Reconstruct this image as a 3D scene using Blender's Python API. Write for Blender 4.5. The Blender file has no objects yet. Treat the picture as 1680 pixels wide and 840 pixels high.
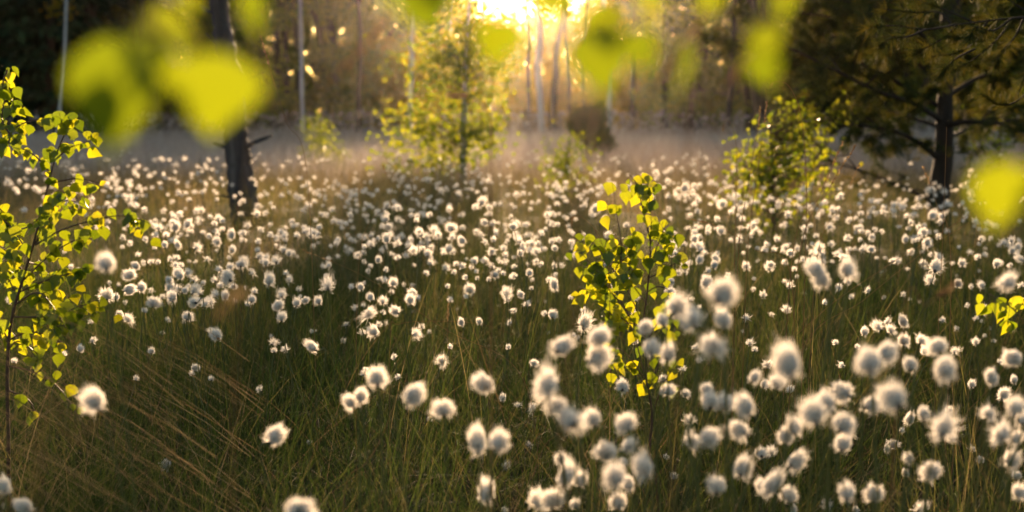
import bpy, math
import numpy as np
R = math.radians
PI = math.pi
C = bpy.context.scene.collection
S = bpy.context.scene
rng = np.random.default_rng(7)

# ---------------------------------------------------------------- camera
FPX = 1680 * 50 / 36.0            # focal length in pixels of the photograph
PITCH = math.atan(235 / FPX)
CAM = np.array((0.0, 0.0, 0.9))
cd = bpy.data.cameras.new('camera'); co = bpy.data.objects.new('camera', cd); C.objects.link(co)
co.location = CAM; co.rotation_euler = (PI / 2 - PITCH, 0, 0)
cd.lens = 50; cd.sensor_width = 36; cd.clip_start = 0.02; cd.clip_end = 3000
cd.dof.use_dof = True; cd.dof.focus_distance = 3.3; cd.dof.aperture_fstop = 3.9
S.camera = co
# ---------------------------------------------------------------- sky and sun
SUN_EL, SUN_AZ = 7.6, 0.5         # degrees; azimuth to the east of +Y
w = bpy.data.worlds.new('World'); S.world = w; w.use_nodes = True
nt = w.node_tree; bg = nt.nodes['Background']
sk = nt.nodes.new('ShaderNodeTexSky'); sk.sky_type = 'NISHITA'; sk.sun_disc = False
sk.sun_elevation = R(SUN_EL); sk.sun_rotation = R(SUN_AZ)
sk.air_density = 1.0; sk.dust_density = 3.0; sk.ozone_density = 0.6
nt.links.new(sk.outputs[0], bg.inputs[0]); bg.inputs[1].default_value = 0.085
ld = bpy.data.lights.new('sun', 'SUN'); lo = bpy.data.objects.new('sun', ld); C.objects.link(lo)
ld.energy = 5.0; ld.angle = R(0.6); ld.color = (1.0, 0.67, 0.39)
lo.rotation_euler = (-(PI / 2 - R(SUN_EL)), 0, -R(SUN_AZ))   # the light travels towards -Y
lo.location = (0, 60, 30)
S.view_settings.view_transform = 'Standard'; S.view_settings.look = 'None'
S.view_settings.exposure = 1.92; S.view_settings.gamma = 1.0; S.view_settings.use_curve_mapping = False
S.render.engine = 'CYCLES'
cy = S.cycles
cy.max_bounces = 10; cy.diffuse_bounces = 4; cy.transmission_bounces = 6; cy.transparent_max_bounces = 8; cy.volume_bounces = 1
cy.sample_clamp_indirect = 8.0; cy.use_denoising = True
cy.use_adaptive_sampling = True; cy.adaptive_threshold = 0.02

def at(px, py, Y):
    """the point seen at pixel (px, py) of the photograph, Y metres out along the ground"""
    u, v = (px - 840) / FPX, (420 - py) / FPX
    d = np.array((u, math.cos(PITCH) + v * math.sin(PITCH), -math.sin(PITCH) + v * math.cos(PITCH)))
    return CAM + d * (Y / d[1])
def dep(py):
    v = (420 - py) / FPX
    return (math.sin(PITCH) - v * math.cos(PITCH)) / (math.cos(PITCH) + v * math.sin(PITCH))
def pix(P):
    d = np.asarray(P) - CAM
    f = d[..., 1] * math.cos(PITCH) - d[..., 2] * math.sin(PITCH)
    up = d[..., 1] * math.sin(PITCH) + d[..., 2] * math.cos(PITCH)
    return 840 + FPX * d[..., 0] / f, 420 - FPX * up / f

def ground(x, y):
    x = np.asarray(x, float); y = np.asarray(y, float)
    g = 0.035 * np.sin(x * 1.7 + 0.8 * np.sin(y * 1.3)) * np.cos(y * 1.1 + 0.5 * x)
    g = g + 0.02 * np.sin(x * 4.1 + 1.0) * np.sin(y * 3.7 + 2.0)
    g = g + 0.20 * np.exp(-(((x - 0.65) / 0.7) ** 2 + ((y - 1.25) / 0.45) ** 2))
    g = g + 0.10 * np.exp(-(((x + 0.75) / 0.35) ** 2 + ((y - 2.6) / 0.35) ** 2))
    return g

# ---------------------------------------------------------------- helpers
def prop(o, label=None, cat=None, group=None, kind=None):
    if label: o['label'] = label
    if cat: o['category'] = cat
    if group: o['group'] = group
    if kind: o['kind'] = kind
    return o
def empty(name, loc, label, cat, group=None):
    o = bpy.data.objects.new(name, None); C.objects.link(o)
    o.location = [float(a) for a in loc]; o.empty_display_size = 0.05
    return prop(o, label, cat, group)
def mesh_of(name, V, F, mats, tone=None, midx=None, smooth=False):
    """V (n,3), F (m,k) all faces with k corners"""
    V = np.ascontiguousarray(V, dtype=np.float32); F = np.ascontiguousarray(F, dtype=np.int32)
    me = bpy.data.meshes.new(name)
    k = F.shape[1]
    me.vertices.add(len(V)); me.vertices.foreach_set('co', V.ravel())
    me.loops.add(F.size); me.loops.foreach_set('vertex_index', F.ravel())
    me.polygons.add(len(F))
    me.polygons.foreach_set('loop_start', np.arange(0, F.size, k, dtype=np.int32))
    me.polygons.foreach_set('loop_total', np.full(len(F), k, dtype=np.int32))
    if midx is not None: me.polygons.foreach_set('material_index', np.asarray(midx, dtype=np.int32))
    me.polygons.foreach_set('use_smooth', np.full(len(F), bool(smooth)))
    if tone is not None:
        a = me.attributes.new('tone', 'FLOAT', 'POINT'); a.data.foreach_set('value', np.asarray(tone, dtype=np.float32))
    for m in (mats if isinstance(mats, (list, tuple)) else [mats]): me.materials.append(m)
    me.update(calc_edges=True)
    return me
def link(name, me, parent=None, loc=None):
    o = bpy.data.objects.new(name, me); C.objects.link(o)
    if parent is not None: o.parent = parent
    if loc is not None: o.location = [float(a) for a in loc]
    return o
class MB:
    """collects quads with a tone per vertex"""
    def __init__(s): s.V = []; s.F = []; s.T = []; s.M = []; s.n = 0
    def add(s, V, F, tone=0.5, m=0):
        V = np.asarray(V, float); F = np.asarray(F, int)
        s.V.append(V); s.F.append(F + s.n); s.n += len(V)
        s.T.append(np.broadcast_to(np.asarray(tone, float), (len(V),))); s.M.append(np.full(len(F), m))
    def tube(s, pts, rad, sides=6, tone=0.5, m=0, cap=True):
        P = np.asarray(pts, float); n = len(P)
        r = np.broadcast_to(np.asarray(rad, float), (n,))
        T = np.gradient(P, axis=0); T /= np.linalg.norm(T, axis=1)[:, None] + 1e-12
        ref = np.array((0.3, 1, 0.1)) if abs(T[0][2]) > 0.7 else np.array((0.1, 0.1, 1.0))
        A = np.cross(T, ref); A /= np.linalg.norm(A, axis=1)[:, None] + 1e-12
        B = np.cross(T, A)
        a = np.arange(sides) / sides * 2 * PI
        V = P[:, None, :] + r[:, None, None] * (np.cos(a)[None, :, None] * A[:, None, :] + np.sin(a)[None, :, None] * B[:, None, :])
        i = np.arange(n - 1)[:, None] * sides; j = np.arange(sides)[None, :]; j2 = (j + 1) % sides
        F = np.stack([i + j, i + j2, i + sides + j2, i + sides + j], -1).reshape(-1, 4)
        V = V.reshape(-1, 3)
        if cap:
            c = (n - 1) * sides
            V = np.vstack([V, P[-1] + T[-1] * r[-1] * 0.7, P[0]])
            F = np.vstack([F, [[c + q, c + (q + 1) % sides, n * sides, n * sides] for q in range(0, sides)]]) if False else F
            ring = [[c + q, c + (q + 1) % sides, c + (q + 2) % sides, c + (q + 3) % sides] for q in range(0, sides - 2, 2)] if sides in (4,) else []
            if sides == 4: F = np.vstack([F, [[c, c + 1, c + 2, c + 3]]])
            elif sides >= 6: F = np.vstack([F, [[c, c + q, c + q + 1, c + q + 2] for q in range(1, sides - 2, 2)]])
            V = V[:n * sides]
        s.add(V, F, tone, m)
    def place(s, TV, TF, mats, locs, tone=None, m=0):
        """template quads copied by rotation-scale matrices (n,3,3) and locations (n,3)"""
        n = len(locs)
        if n == 0: return
        V = np.einsum('nij,kj->nki', mats, TV) + locs[:, None, :]
        F = TF[None] + (np.arange(n) * len(TV))[:, None, None]
        t = np.repeat(rng.random(n) if tone is None else np.broadcast_to(tone, (n,)), len(TV))
        s.add(V.reshape(-1, 3), F.reshape(-1, 4), t, m)
    def mesh(s, name, mats, smooth=False, origin=None):
        V = np.vstack(s.V)
        if origin is not None: V = V - np.asarray(origin, float)[None]
        return mesh_of(name, V, np.vstack(s.F), mats, np.concatenate(s.T), np.concatenate(s.M), smooth)
def smooth_path(pts, n=24):
    """Catmull-Rom through the points"""
    P = np.asarray(pts, float)
    if len(P) < 3: return P[0] + (P[-1] - P[0]) * np.linspace(0, 1, n)[:, None]
    Q = np.vstack([2 * P[0] - P[1], P, 2 * P[-1] - P[-2]])
    t = np.linspace(0, len(P) - 1 - 1e-6, n); i = t.astype(int); f = (t - i)[:, None]
    a, b, c, d = Q[i], Q[i + 1], Q[i + 2], Q[i + 3]
    return 0.5 * (2 * b + (c - a) * f + (2 * a - 5 * b + 4 * c - d) * f ** 2 + (3 * b - a - 3 * c + d) * f ** 3)
def frames(D, Nrm):
    """matrices whose Y column is D and Z column near Nrm"""
    D = D / (np.linalg.norm(D, axis=1)[:, None] + 1e-9)
    X = np.cross(D, Nrm); X /= np.linalg.norm(X, axis=1)[:, None] + 1e-9
    Z = np.cross(X, D)
    return np.stack([X, D, Z], -1)
def rdir(n, z=0.0):
    v = rng.normal(size=(n, 3)); v /= np.linalg.norm(v, axis=1)[:, None]; v[:, 2] += z
    return v / np.linalg.norm(v, axis=1)[:, None]

# ---------------------------------------------------------------- materials
def ramp_mat(name, cols, rough=0.6, transl=0.0, tcols=None, spec=0.3, noise=None, bump=None):
    """colour picked along cols by the 'tone' attribute; transl = share of translucent"""
    m = bpy.data.materials.new(name); m.use_nodes = True
    n = m.node_tree.nodes; l = m.node_tree.links
    p = n['Principled BSDF']; out = n['Material Output']
    at_ = n.new('ShaderNodeAttribute'); at_.attribute_name = 'tone'
    fac = at_.outputs['Fac']
    if noise:
        tc = n.new('ShaderNodeTexCoord'); nz = n.new('ShaderNodeTexNoise'); nz.inputs['Scale'].default_value = noise[0]
        nz.inputs['Detail'].default_value = 6
        if len(noise) > 2:
            mp = n.new('ShaderNodeMapping'); mp.inputs['Scale'].default_value = noise[2]
            l.new(tc.outputs['Object'], mp.inputs[0]); l.new(mp.outputs[0], nz.inputs['Vector'])
        else: l.new(tc.outputs['Object'], nz.inputs['Vector'])
        mx = n.new('ShaderNodeMath'); mx.operation = 'MULTIPLY_ADD'
        mx.inputs[1].default_value = noise[1]; l.new(nz.outputs['Fac'], mx.inputs[0])
        ad = n.new('ShaderNodeMath'); ad.operation = 'SUBTRACT'; ad.inputs[1].default_value = noise[1] / 2
        l.new(fac, ad.inputs[0]); l.new(ad.outputs[0], mx.inputs[2]); fac = mx.outputs[0]
        if bump:
            b = n.new('ShaderNodeBump'); b.inputs['Strength'].default_value = bump[0]; b.inputs['Distance'].default_value = bump[1]
            l.new(nz.outputs['Fac'], b.inputs['Height']); l.new(b.outputs[0], p.inputs['Normal'])
    def ramp(cs):
        r = n.new('ShaderNodeValToRGB'); e = r.color_ramp.elements
        while len(e) < len(cs): e.new(0.5)
        for i, c in enumerate(cs): e[i].position = i / (len(cs) - 1); e[i].color = (*c, 1)
        l.new(fac, r.inputs[0]); return r.outputs[0]
    l.new(ramp(cols), p.inputs['Base Color'])
    p.inputs['Roughness'].default_value = rough; p.inputs['Specular IOR Level'].default_value = spec
    if transl:
        t = n.new('ShaderNodeBsdfTranslucent'); l.new(ramp(tcols or cols), t.inputs[0])
        mx = n.new('ShaderNodeMixShader'); mx.inputs[0].default_value = transl
        l.new(p.outputs[0], mx.inputs[1]); l.new(t.outputs[0], mx.inputs[2]); l.new(mx.outputs[0], out.inputs[0])
    return m
M = {}
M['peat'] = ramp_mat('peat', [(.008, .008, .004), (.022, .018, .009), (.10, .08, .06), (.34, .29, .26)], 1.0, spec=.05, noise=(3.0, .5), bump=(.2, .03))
M['sedge'] = ramp_mat('sedge', [(.012, .030, .008), (.030, .050, .012), (.055, .072, .020), (.11, .098, .038), (.19, .15, .08)], .7, .36,
                      [(.022, .05, .010), (.055, .085, .014), (.105, .13, .024), (.21, .17, .05), (.34, .25, .12)], .08)
M['straw'] = ramp_mat('straw', [(.14, .08, .038), (.25, .16, .08), (.36, .26, .14)], .8, .4, None, .06)
M['heath'] = ramp_mat('heath', [(.18, .13, .10), (.40, .335, .29), (.56, .50, .46)], .7, .25)
M['fluff'] = ramp_mat('fluff', [(.84, .80, .74), (.94, .91, .86)], .8, .68, None, .1)
M['scale'] = ramp_mat('scale', [(.03, .028, .026), (.07, .06, .05)], .6)
M['stalk'] = ramp_mat('stalk', [(.05, .065, .02), (.10, .11, .035)], .45, .0)
M['leaf'] = ramp_mat('leaf', [(.05, .095, .006), (.085, .13, .008), (.13, .17, .010)], .38, .52,
                     [(.11, .165, .004), (.27, .315, .006), (.56, .51, .009)], .45)
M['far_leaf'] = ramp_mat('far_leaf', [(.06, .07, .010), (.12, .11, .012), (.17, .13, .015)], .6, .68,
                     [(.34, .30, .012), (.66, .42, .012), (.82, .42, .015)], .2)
M['twig'] = ramp_mat('twig', [(.035, .018, .012), (.07, .035, .022), (.12, .06, .035)], .5)
M['birch_bark'] = ramp_mat('birch_bark', [(.05, .045, .04), (.30, .30, .30), (.50, .49, .48)], .7, noise=(9, 1.1, (1, 1, .35)), bump=(.3, .01))
M['dead_bark'] = ramp_mat('dead_bark', [(.008, .008, .008), (.045, .042, .043), (.15, .145, .15)], .85, noise=(16, 1.1, (1, 1, .12)), bump=(.9, .03))
M['pine_bark'] = ramp_mat('pine_bark', [(.010, .008, .007), (.03, .023, .018), (.07, .048, .032)], .9, noise=(18, 1.1, (1, 1, .3)), bump=(.9, .03))
M['needle'] = ramp_mat('needle', [(.014, .030, .009), (.026, .045, .010), (.05, .062, .013)], .7, .22,
                     [(.045, .065, .008), (.10, .11, .011), (.25, .18, .014)], .1)
M['spruce'] = ramp_mat('spruce', [(.006, .020, .010), (.010, .034, .014), (.020, .048, .016)], .8, .1, None, .1)

# ---------------------------------------------------------------- ground
xs = np.concatenate([np.linspace(-12, 12, 161), ]) ; ys = np.linspace(-4, 26, 201)
def grid(xs, ys, zf):
    X, Y = np.meshgrid(xs, ys); Z = zf(X, Y)
    V = np.stack([X, Y, Z], -1).reshape(-1, 3); nx = len(xs)
    i, j = np.meshgrid(np.arange(nx - 1), np.arange(len(ys) - 1)); a = (j * nx + i).ravel()
    return V, np.stack([a, a + 1, a + nx + 1, a + nx], -1)
xs = np.concatenate([[-900, -300, -120, -60, -30], np.linspace(-14, 14, 171), [30, 60, 120, 300, 900]])
ys = np.concatenate([[-900, -200, -50, -12], np.linspace(-4, 30, 221), np.linspace(33, 120, 30), [200, 500, 1500]])
V, F = grid(xs, ys, lambda x, y: ground(x, y) - 0.02 * ((np.abs(x) > 20) | (y > 60)))
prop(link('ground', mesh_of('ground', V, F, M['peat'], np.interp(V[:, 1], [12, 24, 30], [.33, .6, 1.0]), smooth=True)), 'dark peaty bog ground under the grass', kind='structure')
# ---------------------------------------------------------------- grass (nobody could count it)
def blades(P, H, W, lean_dir, lean, curl, segs, tone, droop=1.0):
    """flat curved blades: roots P (n,3), height H, width W"""
    n = len(P); t = np.linspace(0, 1, segs + 1)
    sc_ = np.minimum(1, 1.36 / (lean + curl)); lean = lean * sc_; curl = curl * sc_
    L = np.stack([np.cos(lean_dir), np.sin(lean_dir), np.zeros(n)], -1)
    ang = rng.random(n) * PI
    Wd = np.stack([np.cos(ang), np.sin(ang) * .5, np.zeros(n)], -1)
    out = np.empty((n, segs + 1, 2, 3))
    for k, tk in enumerate(t):
        horiz = H * (lean * tk + curl * tk ** 2.2)
        vert = H * (tk - droop * 0.5 * (lean + curl) ** 2 * tk ** 2.5)
        c = P + L * horiz[:, None]; c[:, 2] += np.maximum(vert, 0)
        hw = (W * (1 - tk) ** .6 * .5)[:, None] if tk < 1 else (W * .04)[:, None]
        out[:, k, 0] = c - Wd * hw; out[:, k, 1] = c + Wd * hw
    V = out.reshape(-1, 3); st = 2 * (segs + 1)
    b = (np.arange(n) * st)[:, None]; k = (np.arange(segs) * 2)[None]
    a = b + k
    F = np.stack([a, a + 1, a + 3, a + 2], -1).reshape(-1, 4)
    return V, F, np.repeat(tone, st)
def scatter(n, y0, y1, spread=1.25, power=1.0):
    """points in the view wedge, even over the ground"""
    u = rng.random(n); y = np.sqrt(y0 ** 2 + u * (y1 ** 2 - y0 ** 2))
    x = (rng.random(n) * 2 - 1) * (0.36 * y * spread + 0.35)
    return x, y
def low_noise(x, y, s, seed=0.0):
    return 0.5 + 0.25 * (np.sin(x * s + 1.3 * np.sin(y * s * .7 + seed) + seed) + np.sin(y * s * 1.3 + 1.1 * np.sin(x * s * .9 - seed) + 2 * seed))
g = MB()
def tussocks(nt, per, y0, y1, hr, wr, segs, rad, tone_f, lean=(.08, .95)):
    k = np.arange(nt); u1 = (k * .7548776662) % 1; u2 = (k * .5698402910) % 1
    cy_ = np.sqrt(y0 ** 2 + u1 * (y1 ** 2 - y0 ** 2)) + rng.normal(size=nt) * .03; cx = (u2 * 2 - 1) * (.45 * cy_ + .35) + rng.normal(size=nt) * .04
    n = nt * per
    cx = np.repeat(cx, per); cyy = np.repeat(cy_, per)
    th = np.repeat(rng.random(nt), per)
    a = rng.random(n) * 2 * PI; r = rad * np.sqrt(rng.random(n))
    x = cx + r * np.cos(a); y = cyy + r * np.sin(a)
    z = ground(x, y) - .01
    H = (hr[0] + (hr[1] - hr[0]) * rng.random(n)) * (.7 + .6 * th)
    H = np.where(ground(x, y) > .08, H * .8, H)
    W = wr[0] + (wr[1] - wr[0]) * rng.random(n)
    la = a + rng.normal(size=n) * .8
    # prevailing lean to the east
    ld_ = np.arctan2(np.sin(la), np.cos(la) + .35)
    le = lean[0] + (lean[1] - lean[0]) * rng.random(n) ** 1.5
    cu = rng.random(n) ** 1.8 * 1.2
    t = tone_f(x, y, n) + np.repeat(rng.normal(size=nt) * .14, per)
    return blades(np.stack([x, y, z], -1), H, W, ld_, le, cu, segs, np.clip(t, 0, 1))
def green_tone(x, y, n): return np.clip(.10 + .45 * rng.random(n) ** 1.3 + .25 * (low_noise(x, y, 2.1, .4) - .5) + np.where(rng.random(n) < .10, .45, 0), 0, 1)
def mid_tone(x, y, n): return np.clip(.25 + .5 * rng.random(n) + .3 * (low_noise(x, y, 1.1, 1.4) - .5) + np.clip((y - 9) / 16, 0, .5), 0, 1)
g.add(*tussocks(640, 125, 1.15, 7.0, (.22, .43), (.0010, .0022), 6, .095, green_tone))
g.add(*tussocks(900, 70, 6.5, 20, (.20, .40), (.0022, .0038), 4, .13, mid_tone))
me = g.mesh('sedge_grass', M['sedge'])
prop(link('sedge_grass', me), 'dense green and brown sedge grass covering the bog between the cottongrass', kind='stuff')
# dry straws lying and leaning among the green
g = MB()
n = 5200; x, y = scatter(n, 1.3, 8)
g.add(*blades(np.stack([x, y, ground(x, y) + .02], -1), .18 + .34 * rng.random(n), .0007 + .0009 * rng.random(n), np.where(rng.random(n) < .6, rng.normal(size=n) * .7, PI + rng.normal(size=n) * .8),
              .3 + 1.0 * rng.random(n), .8 * rng.random(n), 7, rng.random(n), .6))
n = 5000; x, y = scatter(n, 7, 26)
g.add(*blades(np.stack([x, y, ground(x, y)], -1), .2 + .32 * rng.random(n), .002 + .002 * rng.random(n), rng.random(n) * 2 * PI, .1 + .5 * rng.random(n), .5 * rng.random(n), 4, rng.random(n)))
# a fan of golden straws low in the corner under the birch sapling
n = 130; b = np.array([at(px, py, 2.3) for px, py in zip(rng.uniform(60, 420, n), rng.uniform(640, 850, n))])
b[:, 1] += rng.normal(size=n) * .2
g.add(*blades(b, .22 + .3 * rng.random(n), .0009 + .0006 * rng.random(n), PI + rng.normal(size=n) * .25 + .15, 1.0 + .5 * rng.random(n), .1 * rng.random(n), 5, .3 + .7 * rng.random(n), .95))
prop(link('dry_grass', g.mesh('dry_grass', M['straw'])), 'thin golden dry grass straws leaning through the green sedge', kind='stuff')
# the pale dry meadow in front of the forest
g = MB()
n = 120000; x, y = scatter(n, 17, 54, 1.2)
g.add(*blades(np.stack([x, y, ground(x, y)], -1), (.22 + .28 * rng.random(n)) * (1 + .3 * (low_noise(x, y, .6, .2) - .5)), .004 + .006 * rng.random(n), rng.random(n) * 2 * PI, .1 + .35 * rng.random(n), .3 * rng.random(n), 3,
              np.clip(.1 + .5 * rng.random(n) + .5 * (low_noise(x, y, .35, 2.) - .3) * 1.0 , 0, 1)))
prop(link('dry_meadow_grass', g.mesh('dry_meadow_grass', M['heath'])), 'pale mauve dry grass of the open bog before the forest', kind='stuff')

# ---------------------------------------------------------------- cottongrass
def fluff(mb, n, seed, shape='round', w=.016):
    """seed head of unit diameter, growing up +Z from the origin: hairs off a small receptacle"""
    r = np.random.default_rng(seed)
    zc = .42
    u = r.random(n); loose = r.random(n) < .38
    ct = np.where(loose, 1 - u * 1.86, 1 - u * 1.45)
    st = np.sqrt(1 - ct ** 2); ph = r.random(n) * 2 * PI
    D = np.stack([st * np.cos(ph), st * np.sin(ph), ct], -1)
    lob = 1 + .22 * np.sin(ph * 2 + seed) * st + .17 * np.sin(ph * 3 + 2 * seed) * ct + .10 * np.sin(ph * 5 + seed * 3)
    L = np.where(loose, .36 + .17 * r.random(n) ** 1.6, .30 + .12 * r.random(n)) * lob
    sway = np.array((math.sin(seed * 1.7), math.cos(seed * 2.3), 0)) * .10
    if shape == 'tall': L = L * (1 + .35 * np.abs(ct))
    if shape == 'flat': L = L * (1 + .25 * st)
    if shape in ('ragged', 'tail'):
        L = L * (1 + .55 * (r.random(n) < .22))
    S0 = np.array((0, 0, .22)) + D * .10
    E = np.array((0, 0, zc)) + D * L[:, None] * np.array((1, 1, 1.08)) + sway * (.3 + loose[:, None] * .8)
    # the hairs under the equator bend down and outward
    bend = r.normal(size=(n, 3)) * .05
    if shape == 'tail':
        s = (ph % (2 * PI) < 2.4); E[s] += np.array((.30, 0, -.42)) * r.random(s.sum())[:, None]
    if shape == 'ragged': bend = bend * 2.2; E = E + r.normal(size=(n, 3)) * .05
    Mi = (S0 + E) / 2 + bend + np.stack([D[:, 0] * .06, D[:, 1] * .06, np.full(n, .03)], -1)
    X = np.cross(E - S0, r.normal(size=(n, 3))); X /= np.linalg.norm(X, axis=1)[:, None]
    ww = w * (.7 + .6 * r.random(n))[:, None]
    V = np.stack([S0 - X * ww, S0 + X * ww, Mi - X * ww, Mi + X * ww, E - X * ww * .25, E + X * ww * .25], 1).reshape(-1, 3)
    b = (np.arange(n) * 6)[:, None]
    F = np.concatenate([b + np.array([[0, 1, 3, 2]]), b + np.array([[2, 3, 5, 4]])], 0)
    mb.add(V, F, np.repeat(r.random(n), 6))
def receptacle(mb, s=1.0, m=0):
    z = np.array([0, .05, .14, .24, .32]) ; rr = np.array([.035, .085, .115, .085, .02])
    mb.tube(np.stack([0 * z, 0 * z, z], -1) * s, rr * s, 6, .4, m)
SH = ['round', 'tall', 'round', 'flat', 'ragged', 'tail', 'tall', 'ragged', 'round', 'flat']
HEAD = []
SH += ['ragged', 'round', 'tail', 'tall']
for i in range(14):
    mb = MB(); fluff(mb, (1000, 1300, 700, 1200, 420, 900, 1400, 300, 1100, 800, 240, 1500, 600, 1000)[i], 100 + i, SH[i], .0085); HEAD.append(mb.mesh('seed_head', M['fluff']))
LOW = []
for i in range(6):
    mb = MB(); fluff(mb, 130, 200 + i, SH[i], .024); LOW.append((np.vstack(mb.V), np.vstack(mb.F)))
mb = MB(); receptacle(mb); SCALE_ME = mb.mesh('scales', M['scale'])
mb = MB(); receptacle(mb); RV, RF = np.vstack(mb.V), np.vstack(mb.F)

T1 = "732,93,45;777,70,50;385,120,40;427,213,45;472,228,40;57,408,60;658,307,38;710,320,30;825,140,45;775,262,95;640,385,110;695,395,60;770,350,90;845,335,75;815,205,70;750,425,35;765,522,72;865,472,55;920,425,90;972,388,45;905,352,45;860,187,45;905,180,50;950,185,50;873,47,50;925,98,42;995,18,50;985,78,65;1035,55,60;1065,85,60;1020,165,50;1060,155,50;1120,25,30;1082,20,35;1123,125,25;1132,180,30;1172,182,32;1187,92,75;1243,165,50;1255,25,60;1303,60,75;1297,115,35;1390,22,70;1450,52,40;1390,115,60;1457,175,75;1435,215,50;1375,155,45;1507,230,45;1515,250,50;1525,355,55;1370,275,110;1315,225,55;1285,290,50;1325,320,50;1400,330,60;1290,375,65;1350,385,70;1408,412,35;1482,435,48;1475,335,40;1060,250,60;1015,290,60;1125,245,60;1165,285,55;1220,308,45;1080,345,60;1130,325,45;1190,360,70;1125,510,75;1100,540,40;1005,528,45;970,605,35;910,715,62;1300,625,100;1262,590,50;1240,595,30;557,652,52;480,705,60;545,540,40;572,495,30;540,475,35;380,735,40;85,775,50;1170,820,60;242,385,40;355,420,40;235,200,45;720,505,60;590,5,40;640,185,-165"
T2 = "35,178,45;118,172,80;78,298,85;15,60,55;10,110,50;85,20,55;122,35,55;175,48,45;118,85,38;160,105,55;243,22,60;330,20,60;345,88,45;372,68,30;448,88,38;245,150,30;438,198,55;490,148,40;417,262,40;430,320,110;200,285,65;180,250,45;257,345,45;293,412,65;265,390,40;375,418,62;130,445,95;155,510,90;105,660,65;90,630,35;172,705,52;108,712,35;340,697,105;340,598,40;525,655,40;538,555,40;610,138,60;645,125,45;648,180,50;685,205,45;672,235,50;732,170,60;778,228,50;570,330,50;630,335,65;650,310,40;745,285,45;775,290,50;822,312,60;815,362,40;885,318,38;938,320,35;685,395,65;593,455,45;645,440,40;678,495,90;762,485,45;835,480,75;705,600,85;738,555,50;775,550,40;640,605,50;915,410,48;972,398,48;938,480,20;997,568,48;965,615,90;1038,600,35;1018,247,52;1040,185,52;1030,135,60;925,115,55;975,98,45;1055,92,45;1115,112,40;1178,128,35;945,200,35;850,70,60;810,135,45;850,155,50;690,75,60;730,40,50;650,35,50;795,25,60;985,15,80;930,45,50;1080,25,60;1178,32,60;1238,55,65;1240,120,35;1258,165,38;1140,215,60;1188,245,45;1200,195,50;1235,205,55;1290,215,40;1318,240,48;1255,272,55;1325,280,45;1147,327,50;1165,408,50;1260,388,50;1205,465,25;1232,548,58;1340,538,65;1115,778,72;825,750,35;1160,690,20;1453,440,30;1395,285,50;1430,285,30;1455,235,48;1412,208,50;1455,165,35;1495,190,42;1410,132,45;1372,62,50;1425,40,45;1485,98,55;1437,10,45;1525,275,45;1528,475,45;1520,545,45;1512,690,35;658,830,50"
T3 = "45,60,60;52,130,60;122,70,60;125,115,45;12,155,40;15,210,45;12,265,55;95,197,36;145,175,50;175,195,50;252,200,45;298,203,42;105,252,60;120,290,35;118,340,42;240,60,55;280,48,55;258,98,60;355,62,60;335,160,40;260,258,45;222,290,55;255,328,72;52,380,65;95,432,55;202,420,28;12,475,45;195,490,50;242,500,70;218,608,28;372,620,45;400,635,35;430,555,110;295,700,-155;525,640,-150;500,760,-150;132,788,65;350,395,50;570,20,60;603,125,45;560,200,40;620,330,60;690,290,50;665,210,50;740,395,55;735,495,50;430,470,45;955,298,70;945,365,80;1075,405,45;1000,245,50;1040,245,40;970,15,50;1035,75,48;1125,30,45;1115,78,52;1155,130,40;1092,145,25;1228,135,50;1222,170,60;1210,205,60;1175,235,50;1150,270,40;1168,305,90;1290,262,50;1310,52,40;1385,130,38;1470,100,45;1415,90,35;1435,18,50;1525,75,45;1450,283,38;1472,175,30;1450,345,45;1505,380,55;1245,10,50;980,450,-150;1080,540,-140;1260,380,-190;1265,530,-150;1205,680,-160;900,540,-100;800,580,-100;835,700,-140;935,740,-130;1120,455,40;1105,690,40;1122,772,50;1405,515,55;1425,665,55;1385,600,30;1455,705,40;735,660,55;1025,825,40;1520,795,50"
T4 = "52,45,50;5,75,30;35,108,45;135,130,65;130,75,35;215,35,42;290,25,50;265,75,45;308,105,80;265,130,50;413,135,55;370,70,35;385,182,35;98,185,55;175,182,38;160,225,50;175,270,40;100,300,45;130,322,55;215,370,28;20,497,40;108,467,60;338,425,55;290,230,-130;325,290,-120;470,230,-125;480,300,60;425,330,60;497,390,45;600,350,50;520,103,38;598,10,45;650,158,38;703,158,35;680,243,25;695,395,30;838,225,32;912,422,32;812,378,42;850,405,35;825,50,65;870,55,45;917,32,38;925,122,35;975,55,40;975,138,40;1020,30,60;1145,95,40;1208,120,35;1105,192,40;1160,205,40;1280,45,60;1265,75,40;1302,100,28;1257,153,55;1265,237,28;1335,40,50;1450,200,52;1515,165,65;1460,50,60;1505,55,40;1005,215,115;1025,160,60;975,290,80;935,215,40;1137,318,62;1132,268,25;1215,330,45;1283,322,60;1440,310,-110;1520,320,50;1195,443,42;1288,475,80;1250,518,42;1280,540,35;1045,530,48;1130,582,38;1245,660,58;1328,580,30;1300,625,35;1350,655,40;580,600,75;655,570,85;720,535,55;735,590,70;808,545,75;815,655,85;920,645,95;940,720,60;1015,690,-125;1120,710,75;535,690,50;440,800,40;405,665,35;610,790,-190;700,730,-150;850,800,-120;1055,825,-170;1470,760,-140;1390,780,50;125,810,-200;5,800,60;1470,590,35"
T5 = "572,185,-165;25,695,-100;150,810,-130;35,805,60;815,40,50;1265,40,42;1150,10,30;1000,560,80"
T6 = "725,50,-125;570,190,-95;625,150,-100;855,30,55;940,145,-165;1125,220,-150;110,400,-135;1370,80,-150;1480,155,70;1330,440,-150;1460,420,-170;1500,560,80;1380,740,-140;260,830,-200;1490,830,70;318,420,30;1040,285,45;20,105,30;645,10,35"
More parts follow.
